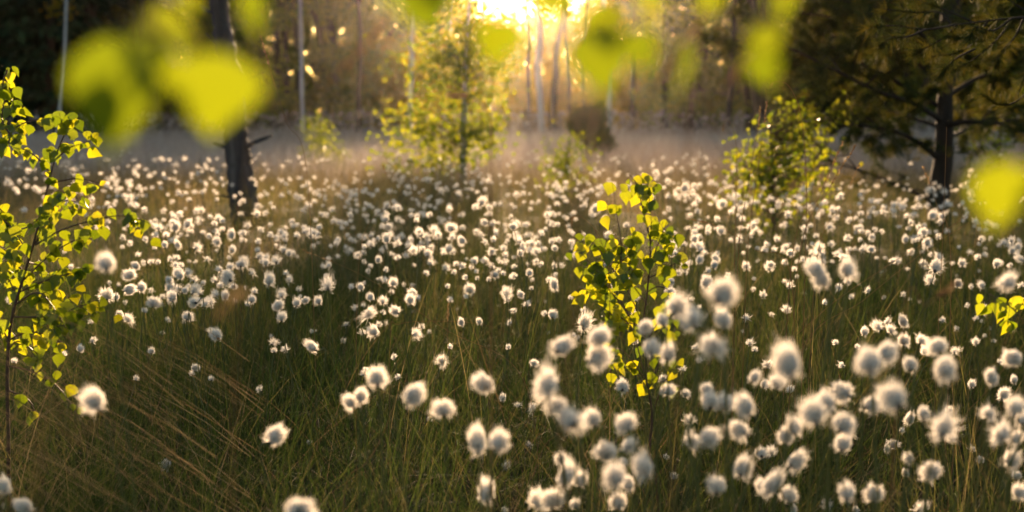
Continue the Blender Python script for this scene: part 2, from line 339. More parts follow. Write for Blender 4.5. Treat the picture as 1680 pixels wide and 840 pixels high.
T7 = "665,90,100;905,40,60;935,115,110;1040,130,75;35,200,45;125,215,60;100,435,45;215,90,-170;270,200,-170;350,300,-180;480,280,-150;680,305,-155;1060,290,90;1075,420,-120;1175,390,-160;1165,100,-80;1190,180,-140;1280,190,-130;1400,210,-160;1370,350,-130;1490,490,100;300,530,-100;320,640,-150;410,650,-120;160,770,-140;240,770,-150;560,490,-150;700,450,-110;620,630,-180;790,580,-160;700,680,-100;660,540,-80;1235,685,-150;1380,590,-130;1510,710,-120;925,508,38;970,628,50;1450,40,-80;1510,80,60;640,790,-120;380,790,-90"
T8 = "60,60,-130;130,110,60;20,480,90;155,330,-130;280,260,-190;345,180,-150;460,130,-130;450,320,-150;450,440,-130;110,400,-110;160,540,-140;610,200,-130;760,170,-190;850,290,85;930,260,-90;800,350,50;755,440,80;710,465,60;850,525,-80;825,615,65;980,600,-130;1045,340,-170;1100,400,-70;1085,225,60;1220,75,70;1340,45,-115;1410,140,90;1475,50,70;1480,210,-170;1325,250,-100;1525,290,-110;1400,370,-150;1480,400,-100;1455,540,-110;1275,530,60;1225,465,50;1500,720,-110;1490,620,80;20,690,-150;120,740,-120;470,720,-150;640,740,-130;355,800,90;910,820,110;150,835,60;525,830,50"
U1 = "1040,730,75;1075,620,50;1125,640,50;1135,665,55;1150,740,70;1110,720,40;1075,685,45;1090,780,60;1230,715,80;950,620,55;845,540,80;715,530,45;765,487,40;800,480,40;905,335,50;890,385,55;1060,285,50;1110,290,45;1210,285,45;1300,380,50;1425,370,40;1165,440,45;1055,475,40;1280,500,50;1130,565,45;1320,620,60;1425,550,45;1540,530,40;1380,665,45;1410,705,60;1460,690,55;1330,765,50;1460,745,55;1625,720,60;600,598,45;645,600,35;680,600,35;645,655,35;700,450,50;660,380,40;750,380,40;925,480,35;345,550,50;390,550,50;430,580,50;500,580,50;160,620,60;130,430,50;190,360,90;50,430,50;640,745,50;700,740,50;500,505,35;230,480,60;290,480,50;855,465,40;1100,520,40;1215,610,35;1190,660,40;1240,550,50;1350,330,40"
U2 = "1130,420,90;1000,470,55;975,505,50;1215,490,60;1250,475,45;1325,510,50;1315,455,40;860,590,65;935,595,50;800,630,60;1265,615,60;1480,570,120;1440,600,60;1530,600,60;1570,580,50;1060,660,55;1140,650,60;960,695,50;1500,700,80;1570,755,50;1280,740,90;1440,365,35;500,615,55;440,590,40;355,590,45;390,690,45;510,690,55;275,715,50;360,755,60;620,650,55;590,710,55;620,690,50;830,725,60;775,690,45;65,635,50;20,585,40;95,715,45;100,575,40;760,780,50;880,775,60;1170,750,80;1590,705,40;1100,605,40"
U3 = "175,565,45;295,580,55;355,560,45;290,445,50;320,495,50;255,520,45;155,465,40;30,515,55;20,600,45;35,705,60;82,715,45;120,615,45;230,650,55;270,705,60;300,715,45;475,590,55;550,620,90;530,650,60;615,675,60;630,780,70;750,715,60;790,515,65;770,460,60;860,490,50;925,535,50;920,330,100;945,370,70;640,460,90;590,470,60;565,375,45;505,450,45;1020,430,60;1130,480,70;1195,460,60;1235,455,50;1310,440,55;1280,390,55;1040,350,50;1190,320,70;1080,310,50;1220,550,65;1215,625,45;1040,675,45;1025,610,60;1000,640,40;1345,680,55;1230,690,40;1285,670,35;1380,580,80;1300,580,40;1535,575,55;1600,570,45;1650,600,45;1475,520,60;1465,350,40;1510,675,55;1455,610,50;1370,755,80;1505,735,45;1600,750,60;1395,435,40;1340,535,40"
U4 = "385,355,50;508,283,35;1335,365,50;1320,395,40;850,455,40;935,315,35;465,615,55;375,565,50;205,550,50;205,598,45;130,585,45;25,625,50;130,650,65;90,725,45;275,480,40;265,415,28;535,630,40;535,685,65;580,735,55;615,690,45;720,565,50;690,605,50;705,640,50;740,630,45;600,580,50;700,745,55;745,760,50;820,575,40;825,625,50;830,660,35;905,555,45;880,600,60;900,590,40;960,645,50;1005,600,45;935,700,65;920,740,50;985,740,50;1025,720,50;1070,490,90;1160,500,60;1170,575,60;1195,585,50;1225,645,45;1140,660,70;1075,655,80;1135,690,60;400,725,75;430,735,40;325,665,45;405,658,40;280,720,50;1295,610,40;1330,545,60;1355,725,40;1280,690,40;930,490,35;915,410,35;795,415,40;1525,260,40;860,730,45;1390,745,35"
heads = []      # (px, py, d, D)
for T, ox, oy, sc in ((T1, 0, 380, 1534 / 420), (T2, 420, 380, 1534 / 420), (T3, 840, 380, 1534 / 420), (T4, 1260, 380, 1534 / 420), (T5, 0, 610, 1534 / 420), (T6, 420, 610, 1534 / 420),
                     (T7, 840, 610, 1534 / 420), (T8, 1260, 610, 1534 / 420), (U1, 0, 190, 4), (U2, 420, 190, 4), (U3, 840, 190, 4), (U4, 1260, 190, 4)):
    for e in T.split(';'):
        x, y, s = (float(v) for v in e.split(','))
        px, py = ox + x / sc, oy + y / sc; s /= sc
        if s < 0:
            s = -s; d = float(np.clip(FPX * .0285 / (s * .9), 1.3, 1.95)); D = s * .87 * d / FPX
        else:
            D0 = .030
            dh = (CAM[2] - .40) / max(dep(py), .012)
            ds = FPX * D0 / s
            d = float(np.clip(.65 * dh + .35 * ds, 2.15, 22))
            if py > 560: d = float(np.clip(ds, 2.0, 3.3))
            zz = .9 - dep(py) * d
            if zz < .12: d = (.9 - .12) / dep(py)
            soft = .012 * abs(1 / d - 1 / 3.3) * FPX
            D = float(np.clip((s - .45 * soft) * .82 * d / FPX, .016, .040))
        heads.append((px, py, d, D, 1))
# the rest of the crowd, thinning out towards the forest
def crowd(n, x0, x1, y0, y1):
    for _ in range(n):
        px = rng.uniform(x0, x1); py = rng.uniform(y0, y1)
        h = .40 + rng.normal() * .05
        d = (CAM[2] - h) / max(dep(py), .012)
        if d > 30: continue
        heads.append((px, py, d, rng.uniform(.018, .031), 0))
        if rng.random() < .5:
            heads.append((px + rng.normal() * 7, py + rng.normal() * 6, d + rng.normal() * .2, rng.uniform(.018, .030), 0))
crowd(110, 0, 420, 246, 315); crowd(110, 420, 840, 248, 320); crowd(150, 840, 1300, 252, 330); crowd(60, 1300, 1680, 300, 350)
crowd(120, 60, 600, 290, 390); crowd(120, 560, 960, 300, 420); crowd(160, 1100, 1680, 290, 440); crowd(40, 230, 900, 380, 500)
n_hand = sum(1 for h in heads if h[4])
order = sorted(range(len(heads)), key=lambda i: -heads[i][3] / heads[i][2])
top = order[:300]; rest = order[300:]
def head_frame(k):
    """tilt of the head"""
    r = np.random.default_rng(5000 + k)
    t = min(abs(r.normal()) * .62, 1.6); a = r.random() * 2 * PI
    az = r.random() * 2 * PI
    ax = np.array((math.sin(t) * math.cos(a), math.sin(t) * math.sin(a), math.cos(t)))
    X = np.cross(ax, (math.cos(az), math.sin(az), .01)); X /= np.linalg.norm(X); Y = np.cross(ax, X)
    return np.stack([X, Y, ax], -1), r
from mathutils import Matrix
ORD_ = ['first', 'second', 'third', 'fourth', 'fifth', 'sixth', 'seventh', 'eighth', 'ninth', 'tenth', 'eleventh', 'twelfth', 'thirteenth', 'fourteenth', 'fifteenth', 'sixteenth', 'seventeenth', 'eighteenth', 'nineteenth', 'twentieth']
TENS = {20: ('twentieth', 'twenty'), 30: ('thirtieth', 'thirty'), 40: ('fortieth', 'forty'), 50: ('fiftieth', 'fifty')}
ORD = ORD_[:19] + [TENS[k // 10 * 10][0] if k % 10 == 0 else TENS[k // 10 * 10][1] + '-' + ORD_[k % 10 - 1] for k in range(20, 60)]
def cell(px, py, d, D):
    col = ('beside the big sapling', 'below the dead trunk', 'below the young birch', 'by the small sapling', 'below the birch bush', 'under the pine')
    c = int(np.searchsorted((170, 470, 830, 1130, 1400), px))
    r = int(np.searchsorted((345, 400, 450, 520, 600, 690, 770), py))
    row = ('far back', 'upper', 'upper middle', 'middle', 'lower middle', 'lower', 'low', 'bottom')
    look = 'blurred' if d < 2.0 else ('plump' if D > .034 else 'small' if D < .026 else 'white')
    return look, row[r], col[c]
cells = {}
for i in top:
    px, py, d, D, h = heads[i]; cells.setdefault(cell(px, py, d, D), []).append(i)
lab = {}
for (look, row, col), ids in cells.items():
    ids.sort(key=lambda i: heads[i][0])
    for q, i in enumerate(ids):
        lab[i] = f'{look} cottongrass head in {row} row {col}' + (f', {ORD[q]} toward the pine' if len(ids) > 1 else ', alone of its kind there')
for i in top:
    px, py, d, D, h = heads[i]
    P = at(px, py, d)
    Rm, r = head_frame(i)
    ax = Rm[:, 2]
    base_pt = P - ax * D * .42
    bx = base_pt[0] + r.normal() * .05; by = base_pt[1] + .02 + r.random() * .08
    root = np.array((bx, by, float(ground(bx, by))))
    t = empty('cottongrass_flower', root, lab[i], 'cottongrass', 'fluffy white cottongrass heads standing out one by one')
    mb = MB()
    midp = (root * .45 + base_pt * .55) + np.array((r.normal() * .012, 0, 0))
    sp = smooth_path([root, midp, base_pt - ax * .02, base_pt], 12) - root
    mb.tube(sp, np.linspace(.0016, .0009, 12), 4, .3 + .5 * r.random())
    link('stem', mb.mesh('stem', M['stalk'], True), t)
    v = int(r.integers(0, 14)) if h and d > 1.95 else int(r.choice([0, 1, 3, 5, 6, 8, 11, 13])) if h else int(r.integers(0, 5))
    sh = link('seed_head', HEAD[v], t)
    sh.matrix_local = Matrix.LocRotScale([float(a) for a in (base_pt - root)], Matrix(Rm.tolist()).to_quaternion(), (D * 1.08 * r.uniform(.88, 1.08), D * 1.08 * r.uniform(.88, 1.08), D * 1.08 * r.uniform(.9, 1.35)))
    link('scales', SCALE_ME, sh)
gf, gs, gt = MB(), MB(), MB()
for i in rest:
    px, py, d, D, h = heads[i]
    P = at(px, py, d); Rm, r = head_frame(i)
    b = P - Rm[:, 2] * D * .42
    k = int(r.integers(0, 6)); TV, TF = LOW[k]
    gf.add(TV @ (Rm * D * 1.12).T + b, TF, .5)
    gf.add(RV @ (Rm * D * 1.12).T + b, RF, .3, 1)
    rx, ry = b[0] + r.normal() * .04, b[1] + r.normal() * .03
    rt = np.array((rx, ry, float(ground(rx, ry))))
    gf.tube(smooth_path([rt, rt * .4 + b * .6 + (r.normal() * .01, 0, 0), b], 6), .0013, 3, .5, 2, cap=False)
prop(link('cottongrass', gf.mesh('cottongrass', [M['fluff'], M['scale'], M['stalk']])), 'crowd of tiny far cottongrass heads spreading over the bog', 'cottongrass', kind='stuff')
# ---------------------------------------------------------------- leaves
def leaf_template(st, wide=.46, fold=.10, bend=.18, serr=0.0):
    t = np.linspace(0, 1, st + 1)
    wv = np.interp(t, [0, .06, .18, .34, .5, .7, .88, 1], [0.02, .42, .80, 1, .88, .52, .16, .0]) * wide
    if serr: wv[1:-1:2] *= 1 + serr; wv[2:-1:2] *= 1 - serr
    y = t; z = -bend * t ** 2
    mid = np.stack([0 * t, y, z], -1)
    Lf = np.stack([-wv, y - .02 * wv, z + fold * wv * 2], -1); Rt = np.stack([wv, y - .02 * wv, z + fold * wv * 2], -1)
    V = np.stack([Lf, mid, Rt], 1).reshape(-1, 3)
    F = []
    for k in range(st):
        a = 3 * k; F += [[a, a + 1, a + 4, a + 3], [a + 1, a + 2, a + 5, a + 4]]
    return V, np.array(F)
LEAF = leaf_template(8, serr=.05); LEAF_LO = leaf_template(2, wide=.5); LEAF_BIG = leaf_template(16, serr=.04, fold=.12)
def leaves_on(mb, pts, sizes, hang=.75, tmpl=None, petiole=True, face=0.0):
    """leaves hanging from the given points"""
    TV, TF = tmpl or LEAF
    n = len(pts); pts = np.asarray(pts)
    D = rdir(n); D = D * (1 - hang) + np.array((0, 0, -1.0)) * hang + np.array((.15, 0, 0)) * rng.normal(size=(n, 1))
    D /= np.linalg.norm(D, axis=1)[:, None]
    Nm = rdir(n); Nm[:, 2] *= .3; Nm[:, 1] += face * np.sign(Nm[:, 1])
    Mt = frames(D, Nm) 
    out = rdir(n, -.1) * (sizes * (.25 + 1.0 * rng.random(n)))[:, None]
    q = pts + out
    mb.place(TV, TF, Mt * np.asarray(sizes)[:, None, None] * np.stack([.8 + .35 * rng.random(n), np.ones(n), .4 + 2.2 * rng.random(n)], -1)[:, None, :], q)
    if petiole:
        for a, b in zip(pts, q): mb.tube([a, (a + b) / 2 + (0, 0, .0004), b], .0004, 3, .6, 1, cap=False)

def sapling(name, label, d, stem_px, twigs,  leaf=.026, r0=.0045, spacing=.0125, depth=.10, group=None):
    P0 = at(*stem_px[0], d); root = np.array((P0[0], P0[1], float(ground(P0[0], P0[1])) - .01))
    t = empty(name, root, label, 'sapling', group)
    sp = smooth_path([root] + [at(px, py, d) for px, py in stem_px[1:]], 40)
    mb = MB(); mb.tube(sp - root, np.linspace(r0, r0 * .3, 40), 6, .5); link('stem', mb.mesh('stem', M['twig'], True), t)
    tip = MB(); k = int(40 * .6)
    allt = list(twigs)
    for q, (pxs, dd, ls) in enumerate(allt):
        dz = d + dd
        pp = [at(a, b, d + dd * f) for (a, b), f in zip(pxs, np.linspace(0, 1, len(pxs)))]
        path = smooth_path(pp, 22)
        Lg = np.linalg.norm(np.diff(path, axis=0), axis=1).sum()
        mb = MB(); mb.tube(path - root, np.linspace(r0 * .42, .0006, 22), 5, .6)
        b = link('branch', mb.mesh('branch', M['twig'], True), t)
        n = max(4, int(Lg / spacing * ls * .95))
        f = np.sort(rng.random(n)) ** .75 * .82 + .18
        pts = np.stack([np.interp(f, np.linspace(0, 1, 22), path[:, c]) for c in range(3)], -1)
        # leaves stand in short-shoot pairs
        sz = leaf * (.45 + .75 * rng.random(n) ** .8)
        lm = MB(); leaves_on(lm, pts - root, sz, .62, face=.9)
        link('leaves', lm.mesh('leaves', [M['leaf'], M['twig']], True), b)
    return t
BIG_TW = [
 ([(64, 375), (75, 320), (92, 255), (108, 215), (116, 190)], .0, 1.1),
 ([(84, 285), (60, 258), (35, 243), (6, 230)], .06, 1.3), ([(92, 262), (110, 245), (125, 238), (148, 232)], -.03, 1.2),
 ([(84, 300), (105, 296), (130, 293), (162, 300)], .03, 1.0), ([(58, 402), (100, 378), (150, 362), (200, 354), (246, 366)], -.04, .9),
 ([(58, 400), (80, 360), (105, 330), (138, 335)], .08, 1.2), ([(14, 235), (20, 215), (37, 203), (62, 197), (104, 200)], .05, 1.3),
 ([(17, 222), (3, 195), (10, 150), (12, 112)], .1, 1.0), ([(12, 115), (5, 140), (20, 165), (30, 190)], .1, 1.2), ([(50, 420), (20, 375), (-5, 350)], .12, 1.7), ([(20, 380), (50, 370), (75, 345), (100, 320)], -.12, 1.0),
 ([(30, 480), (70, 462), (110, 450), (152, 440)], .02, 1.5), ([(20, 520), (60, 520), (100, 515), (140, 500), (178, 512)], -.06, 1.4),
 ([(38, 460), (80, 420), (120, 395), (150, 385)], .1, 1.3), ([(10, 560), (45, 545), (80, 550), (100, 562)], .04, 1.6), ([(40, 450), (20, 420), (-4, 400)], -.1, 1.6), ([(30, 490), (10, 450), (-8, 420)], .1, 1.6),
 ([(15, 560), (-2, 530), (-20, 500)], .0, 1.4), ([(14, 600), (60, 612), (100, 640), (132, 690)], -.05, .35), ([(14, 640), (50, 660), (62, 700)], .05, .3), ([(25, 500), (60, 480), (85, 500), (110, 540)], -.12, 1.3), ([(45, 430), (70, 440), (95, 475), (110, 500)], .14, 1.2),
 ([(12, 575), (30, 560), (55, 575), (70, 590)], .1, .9)]
sapling('birch_sapling', 'tall birch sapling with long side twigs of fresh yellow-green leaves under the hanging leaf pair', 2.75,
        [(14, 900), (14, 740), (12, 620), (18, 530), (40, 450), (58, 390), (75, 320), (92, 255), (108, 215)], BIG_TW, leaf=.026, spacing=.0088)
MID_TW = [
 ([(1060, 500), (1066, 420), (1068, 370), (1065, 325), (1062, 290)], 0, 1.3), ([(1068, 400), (1056, 350), (1045, 305), (1032, 285)], -.05, 1.0),
 ([(1020, 440), (1019, 397), (1012, 352), (1007, 315)], .05, 1.1), ([(1052, 525), (1032, 481), (1010, 448), (1018, 425), (1019, 395)], .0, 1.2),
 ([(1012, 450), (990, 420), (975, 400), (950, 378)], .04, 1.7), ([(1043, 533), (1010, 488), (985, 455), (965, 428), (945, 405)], -.04, 1.7),
 ([(1062, 520), (1043, 533), (1015, 490), (980, 480), (948, 470)], .05, 1.5), ([(1068, 432), (1078, 405), (1086, 385), (1096, 360)], .0, 1.6),
 ([(1066, 455), (1086, 446), (1105, 434), (1126, 425)], -.05, 1.4), ([(1067, 400), (1080, 375), (1092, 385), (1102, 400)], .08, 1.4), ([(1060, 480), (1080, 470), (1100, 480), (1092, 500)], .05, 1.2),
 ([(1056, 610), (1037, 541), (1010, 517), (985, 520)], .02, 1.4), ([(1056, 620), (1040, 595), (1015, 572), (1000, 590)], -.03, 1.2), ([(1062, 640), (1080, 600), (1090, 560)], .05, .9), ([(1062, 640), (1045, 612), (1022, 600), (1002, 605)], .02, 1.0), ([(1068, 690), (1084, 640), (1100, 610), (1112, 590)], -.03, .8), ([(1060, 560), (1080, 530), (1095, 525), (1110, 540)], .03, 1.2), ([(1058, 540), (1030, 530), (1005, 545), (990, 535)], -.06, 1.2), ([(1062, 500), (1040, 470), (1030, 455), (1035, 430)], -.06, 1.5), ([(1018, 430), (1035, 415), (1042, 395), (1035, 370)], .04, 1.3)]
sapling('birch_sapling', 'small birch sapling with round yellow-green leaves standing behind the blurred cottongrass heads', 2.8,
        [(1085, 900), (1078, 800), (1066, 740), (1070, 680), (1060, 620), (1060, 580), (1056, 530), (1062, 480), (1067, 430), (1066, 380)], MID_TW, leaf=.027, r0=.0032)
sapling('birch_sapling', 'short birch sprig with a few leaves among white heads, low beneath the blurred leaf', 2.6, [(1760, 900), (1740, 700), (1725, 610), (1700, 570)],
        [([(1718, 600), (1690, 545), (1665, 510), (1640, 492), (1612, 476)], 0, 1.0), ([(1665, 510), (1680, 490), (1700, 470)], .03, 1.0)], leaf=.026, r0=.003)

# ---------------------------------------------------------------- blurred birch leaves hanging close before the lens
def hanging(label, twig, leaves, d):
    P = [at(x, y, d) for x, y in twig]; root = P[0]
    t = empty('hanging_birch_branch', root, label, 'branch', 'birch branches hanging into the view')
    mb = MB(); mb.tube(smooth_path(P, 24) - root, np.linspace(.0022, .0008, 24), 6, .5); link('twig', mb.mesh('twig', M['twig'], True), t)
    path = smooth_path(P, 60)
    for (tx, ty, bx, by, wd, dd, ny) in leaves:
        A, B = at(bx, by, d + dd), at(tx, ty, d + dd)       # base (petiole end) and tip
        L = np.linalg.norm(B - A); k = np.argmin(np.linalg.norm(path - A, axis=1))
        Mt = frames(((B - A) / L)[None], np.array([[ny, -1.0, .25]]))[0]
        Mt = Mt * np.array((L * wd / .92, L, L))[None, :]
        lm = MB(); lm.add(LEAF_BIG[0] @ Mt.T + A - root, LEAF_BIG[1], .12 + rng.random() * .40); lm.tube([path[k] - root, (path[k] + A) / 2 - root + (0, .004, -.003), A - root], .0006, 5, .6, 1)
        link('leaf', lm.mesh('leaf', [M['leaf'], M['twig']], True), t)
hanging('twig with a big pair of blurred yellow-green birch leaves hanging before the dead trunk', [(330, -260), (300, -60), (262, -5), (240, 30)],
        [(182, 262, 185, 60, .78, .0, .5), (200, 235, 212, 115, .62, .03, -.4), (340, 205, 325, 120, .6, .03, .9), (250, 120, 290, 60, .7, .03, .5), (225, 205, 245, 70, .55, -.02, -.7), (345, 232, 355, 84, 1.15, -.01, .2), (300, 190, 268, 80, .5, .01, -1.1), (330, 60, 230, 30, .6, .03, 1.2), (320, 25, 300, -20, .7, .05, .3), (415, 70, 418, -40, .45, .04, -.4), (290, 90, 215, 45, .5, .02, -1.0)], .50)
hanging('bright blurred birch twig hanging over the glowing gap in the forest', [(820, -300), (800, -140), (770, -70), (700, -45)],
        [(702, 62, 690, -70, 1.2, .0, .2), (735, 20, 700, -70, .7, .03, -.5), (815, 118, 822, 28, 1.1, .08, .4), (905, 44, 900, -60, 1.1, .06, -.3)], .52)
hanging('blurred birch twig with folded yellow leaves hanging beside the glow', [(1100, -300), (1060, -120), (1040, -40), (1010, 20)],
        [(995, 168, 975, 40, .95, .0, .2), (1000, 85, 985, 0, 1.0, .02, -.3), (1062, 128, 1050, 45, .7, .03, -.3), (1075, 40, 1055, -30, .7, .05, .3), (1120, 165, 1122, 65, .35, .08, .9), (1165, 35, 1160, -40, .8, .03, .2)], .54)
hanging('blurred birch twig with two stacked leaves hanging in front of the dark pine', [(1330, -260), (1300, -80), (1280, -20), (1262, 40)],
        [(1262, 100, 1250, 40, 1.1, .0, .3), (1262, 150, 1248, 80, .9, .02, -.5), (1290, 40, 1275, -30, .9, .05, .4)], .56)
hanging('single blurred green birch leaf hanging low beside the pine trunk', [(1900, -60), (1800, 120), (1720, 220), (1655, 262)],
        [(1640, 385, 1642, 262, 1.05, .0, .2), (1650, 350, 1662, 285, .8, .025, -.6)], .52)

# ---------------------------------------------------------------- grass stalks one can pick out
def stalk(label, pxs, d, r=.0008, pan=0, d2=None, mat='straw', side=1):
    ds = np.linspace(d, d2 if d2 else d, len(pxs))
    P = [at(x, y, k) for (x, y), k in zip(pxs, ds)]
    b = P[0]; gz = float(ground(b[0], b[1] ))
    pts = P
    if b[2] > gz + .05: pts = [np.array((b[0] - (P[1][0] - b[0]) * (1.6 if d < 1.2 else .25), b[1] + .03, gz))] + P
    root = pts[0]; path = smooth_path(pts, 40)
    t = empty('grass_stalk', root, label, 'grass stalk')
    mb = MB(); mb.tube(path - root, np.linspace(r, r * .45, 40), 4, .5); link('stem', mb.mesh('stem', M[mat], True), t)
    if pan:
        n = int(46 * pan); f = 1 - rng.random(n) * .24 * pan
        q = np.stack([np.interp(f, np.linspace(0, 1, 40), path[:, c]) for c in range(3)], -1) - root
        tan = path[-1] - path[-6]; tan /= np.linalg.norm(tan)
        D = rdir(n) * .5 + tan
        lm = MB(); lm.place(*LEAF_LO, frames(D, rdir(n)) * np.array((.5, 1, 1))[None, None] * (r * 7 * (.6 + .8 * rng.random(n)))[:, None, None], q)
        link('panicle', lm.mesh('panicle', M['straw']), t)
ST = [
 ('hair thin grass stalk leaning past the dead trunk up into the dark forest', [(505, 300), (470, 200), (442, 110), (428, 60)], 3.2, .0008, 1, None),
 ('long thin straw slanting down across the middle of the bog', [(860, 625), (730, 540), (600, 455), (497, 410)], 2.9, .0008, .5, None),
 ('pale arching straw beneath the slanting one in the middle', [(640, 560), (655, 532), (720, 527), (790, 532), (845, 550)], 2.9, .0007, 0, None),
 ('upright seeding grass stalk before the birch bush', [(1210, 440), (1228, 300), (1243, 215), (1247, 178)], 3.2, .0009, 1, None),
 ('taller seeding grass stalk with a pale tip before the birch bush', [(1225, 440), (1240, 300), (1252, 215), (1258, 168)], 3.3, .0009, 1, None),
 ('tall drooping grass stalk arching back beside the bush', [(1322, 400), (1322, 280), (1314, 190), (1295, 142), (1272, 134), (1264, 142)], 3.1, .0009, .6, None),
 ('small hooked grass stalk at the bush edge', [(1208, 300), (1208, 240), (1200, 205), (1190, 198), (1186, 212)], 3.6, .0008, .5, None),
 ('leaning seeding grass stalk between bush and pine', [(1300, 420), (1345, 320), (1383, 232)], 3.2, .001, 1.3, None),
 ('second leaning grass stalk with its tip by the pine boughs', [(1310, 430), (1360, 310), (1403, 240)], 3.2, .001, 1.3, None),
 ('short leaning grass stalk under the pine boughs', [(1340, 430), (1380, 340), (1410, 268)], 3.3, .0008, .8, None),
 ('long straw leaning across toward the pine trunk', [(1240, 640), (1340, 520), (1450, 440), (1560, 372), (1610, 335)], 2.9, .0008, 0, None),
 ('long bright straw leaning under the white heads by the pine', [(1310, 590), (1420, 490), (1520, 410), (1590, 365)], 2.8, .0008, 0, None),
 ('stiff dark stalk leaning before the pine trunk', [(1560, 430), (1535, 330), (1515, 275)], 3.2, .0009, .8, None),
 ('thin upright straw standing before the pine trunk', [(1545, 420), (1550, 300), (1553, 208)], 3.2, .0008, 0, None),
 ('thin straw crossing low behind the blurred heads', [(1570, 720), (1620, 640), (1700, 540)], 2.6, .0008, 0, None),
 ('thin brown stalk rising through the yellow birch crown', [(590, 420), (640, 330), (628, 270)], 3.2, .0007, .4, None),
 ('seeding grass stalk in the middle of the crowd', [(745, 640), (735, 560), (735, 500)], 2.9, .0008, .7, None),
 ('drooping brown sedge spike arching beside the small sapling', [(1300, 470), (1240, 410), (1180, 372), (1125, 358)], 2.9, .0009, 1, None),
 ('curled dry grass loop touching the small sapling', [(1000, 480), (985, 395), (960, 360), (940, 355), (938, 368)], 2.8, .0008, 1, None),
 ('curled orange dry grass glowing before the young birch', [(805, 300), (806, 220), (798, 180), (770, 158), (738, 156)], 1.7, .0009, .9, None),
 ('blurred brown grass spike slanting before the dark forest', [(400, 330), (470, 200), (530, 145), (590, 85), (640, 25)], .95, .0007, 1.3, None),
 ('long blurred brown grass spike slanting up beside the glow', [(960, 300), (1045, 185), (1100, 105), (1150, 35)], .95, .0007, 1.5, None),
 ('shorter blurred brown grass spike before the dark pine', [(1130, 230), (1165, 180), (1200, 130), (1225, 95)], .95, .0007, 1.3, None),
 ('wide blurred brown grass spike low beside the big sapling', [(60, 820), (130, 720), (240, 610), (330, 540), (390, 480)], .85, .0008, .6, None),
 ('blurred brown straw leaning between the heads by the pine', [(1480, 545), (1520, 500), (1570, 465)], 1.5, .0012, 1.0, None),
 ('pale blade slanting up between the lower heads', [(565, 810), (600, 760), (625, 720), (655, 640)], 2.3, .0011, 0, None),
 ('thin straw leaning in the lower meadow', [(880, 760), (960, 690), (1100, 600)], 2.5, .0007, 0, None),
]
for lb, pxs, d, r, pan, d2 in ST: stalk(lb, pxs, d, r, pan, d2)
# ---------------------------------------------------------------- trees and bushes near the bog
def jitter_path(a, b, n, amp, sag=0.0):
    t = np.linspace(0, 1, n)[:, None]; a = np.asarray(a, float); b = np.asarray(b, float)
    L = np.linalg.norm(b - a); w = np.cumsum(rng.normal(size=(n, 3)), 0); w -= w[0] + (w[-1] - w[0]) * t
    return a + (b - a) * t + w * amp * L / math.sqrt(n) * np.sin(PI * t) + np.array((0, 0, -sag * L)) * np.sin(PI * t)
def in_blob(n, c, r):
    v = rdir(n) * (rng.random(n) ** .45)[:, None]; return np.asarray(c) + v * np.asarray(r)
def blob_tree(name, label, cat, trunk_pts, tr, blobs, leaf, mat, bark, per=40, ntw=20, twig_r=.006, tmpl=None, hang=.5, spread=.12, group=None, sun=1.0):
    """blobs: (centre, radii, twigs). Twigs grow from the trunk out into the blobs and carry the leaves"""
    root = np.asarray(trunk_pts[0], float)
    t = empty(name, root, label, cat, group)
    tp = smooth_path(trunk_pts, 40); mb = MB(); mb.tube(tp - root, np.linspace(tr[0], tr[1], 40), 10, .5)
    link('trunk', mb.mesh('trunk', M[bark], True), t)
    lm = MB()
    for (c, rad, nt_) in blobs:
        ends = in_blob(nt_, c, rad)
        bm_ = MB()
        for e in ends:
            zt = np.clip(e[2] - .45 * np.linalg.norm((e - tp[np.argmin(abs(tp[:, 2] - e[2]))])[:2]) , tp[0][2], tp[-1][2])
            s = tp[np.argmin(abs(tp[:, 2] - zt))]
            path = jitter_path(s, e, 10, .10, -.05)
            bm_.tube(path - root, np.linspace(twig_r, twig_r * .2, 10), 4, .5)
            f = 1 - rng.random(per) ** 1.4 * .6
            q = np.stack([np.interp(f, np.linspace(0, 1, 10), path[:, k]) for k in range(3)], -1) + rng.normal(size=(per, 3)) * spread
            D = rdir(per) * (1 - hang) + np.array((0, 0, -hang))
            NN = rdir(per); NN[:, 1] *= sun
            lm.place(*(tmpl or LEAF_LO), frames(D, NN) * (leaf * (.6 + .7 * rng.random(per)))[:, None, None], q - root, np.clip(.5 + rng.normal() * .18 + rng.normal(size=per) * .15, 0, 1))
        link('branch', bm_.mesh('branch', M['twig'], True), t)
    link('crown', lm.mesh('crown', M[mat]), t)
    return t
def pxblob(px, py, d, hx, hy, nt_, depth=None):
    c = at(px, py, d); s = d / FPX
    return (c, (hx * s, depth if depth else (hx + hy) / 2 * s, hy * s), nt_)
def gp(px, py, d):
    p = at(px, py, d); p[2] = float(ground(p[0], p[1])) - .05; return p
d = 18
blob_tree('young_birch_tree', 'young birch with a glowing yellow-green crown standing alone in the middle of the bog', 'birch tree',
    [gp(762, 300, d), at(760, 230, d), at(764, 130, d), at(768, 40, d), at(772, -30, d)], (.05, .012),
    [pxblob(765, 50, d, 58, 60, 22), pxblob(712, 110, d, 48, 52, 20), pxblob(790, 125, d, 48, 55, 18), pxblob(660, 200, d, 58, 48, 16), pxblob(740, 215, d, 65, 50, 13), pxblob(805, 215, d, 35, 45, 12),
     pxblob(640, 105, d, 14, 8, 2), pxblob(690, 262, d, 85, 40, 14), pxblob(770, -20, d, 45, 40, 12), pxblob(690, 80, d, 20, 25, 6), pxblob(840, 100, d, 18, 25, 6)], .066, 'leaf', 'birch_bark', 23, twig_r=.007, spread=.13, sun=3.)
d = 14
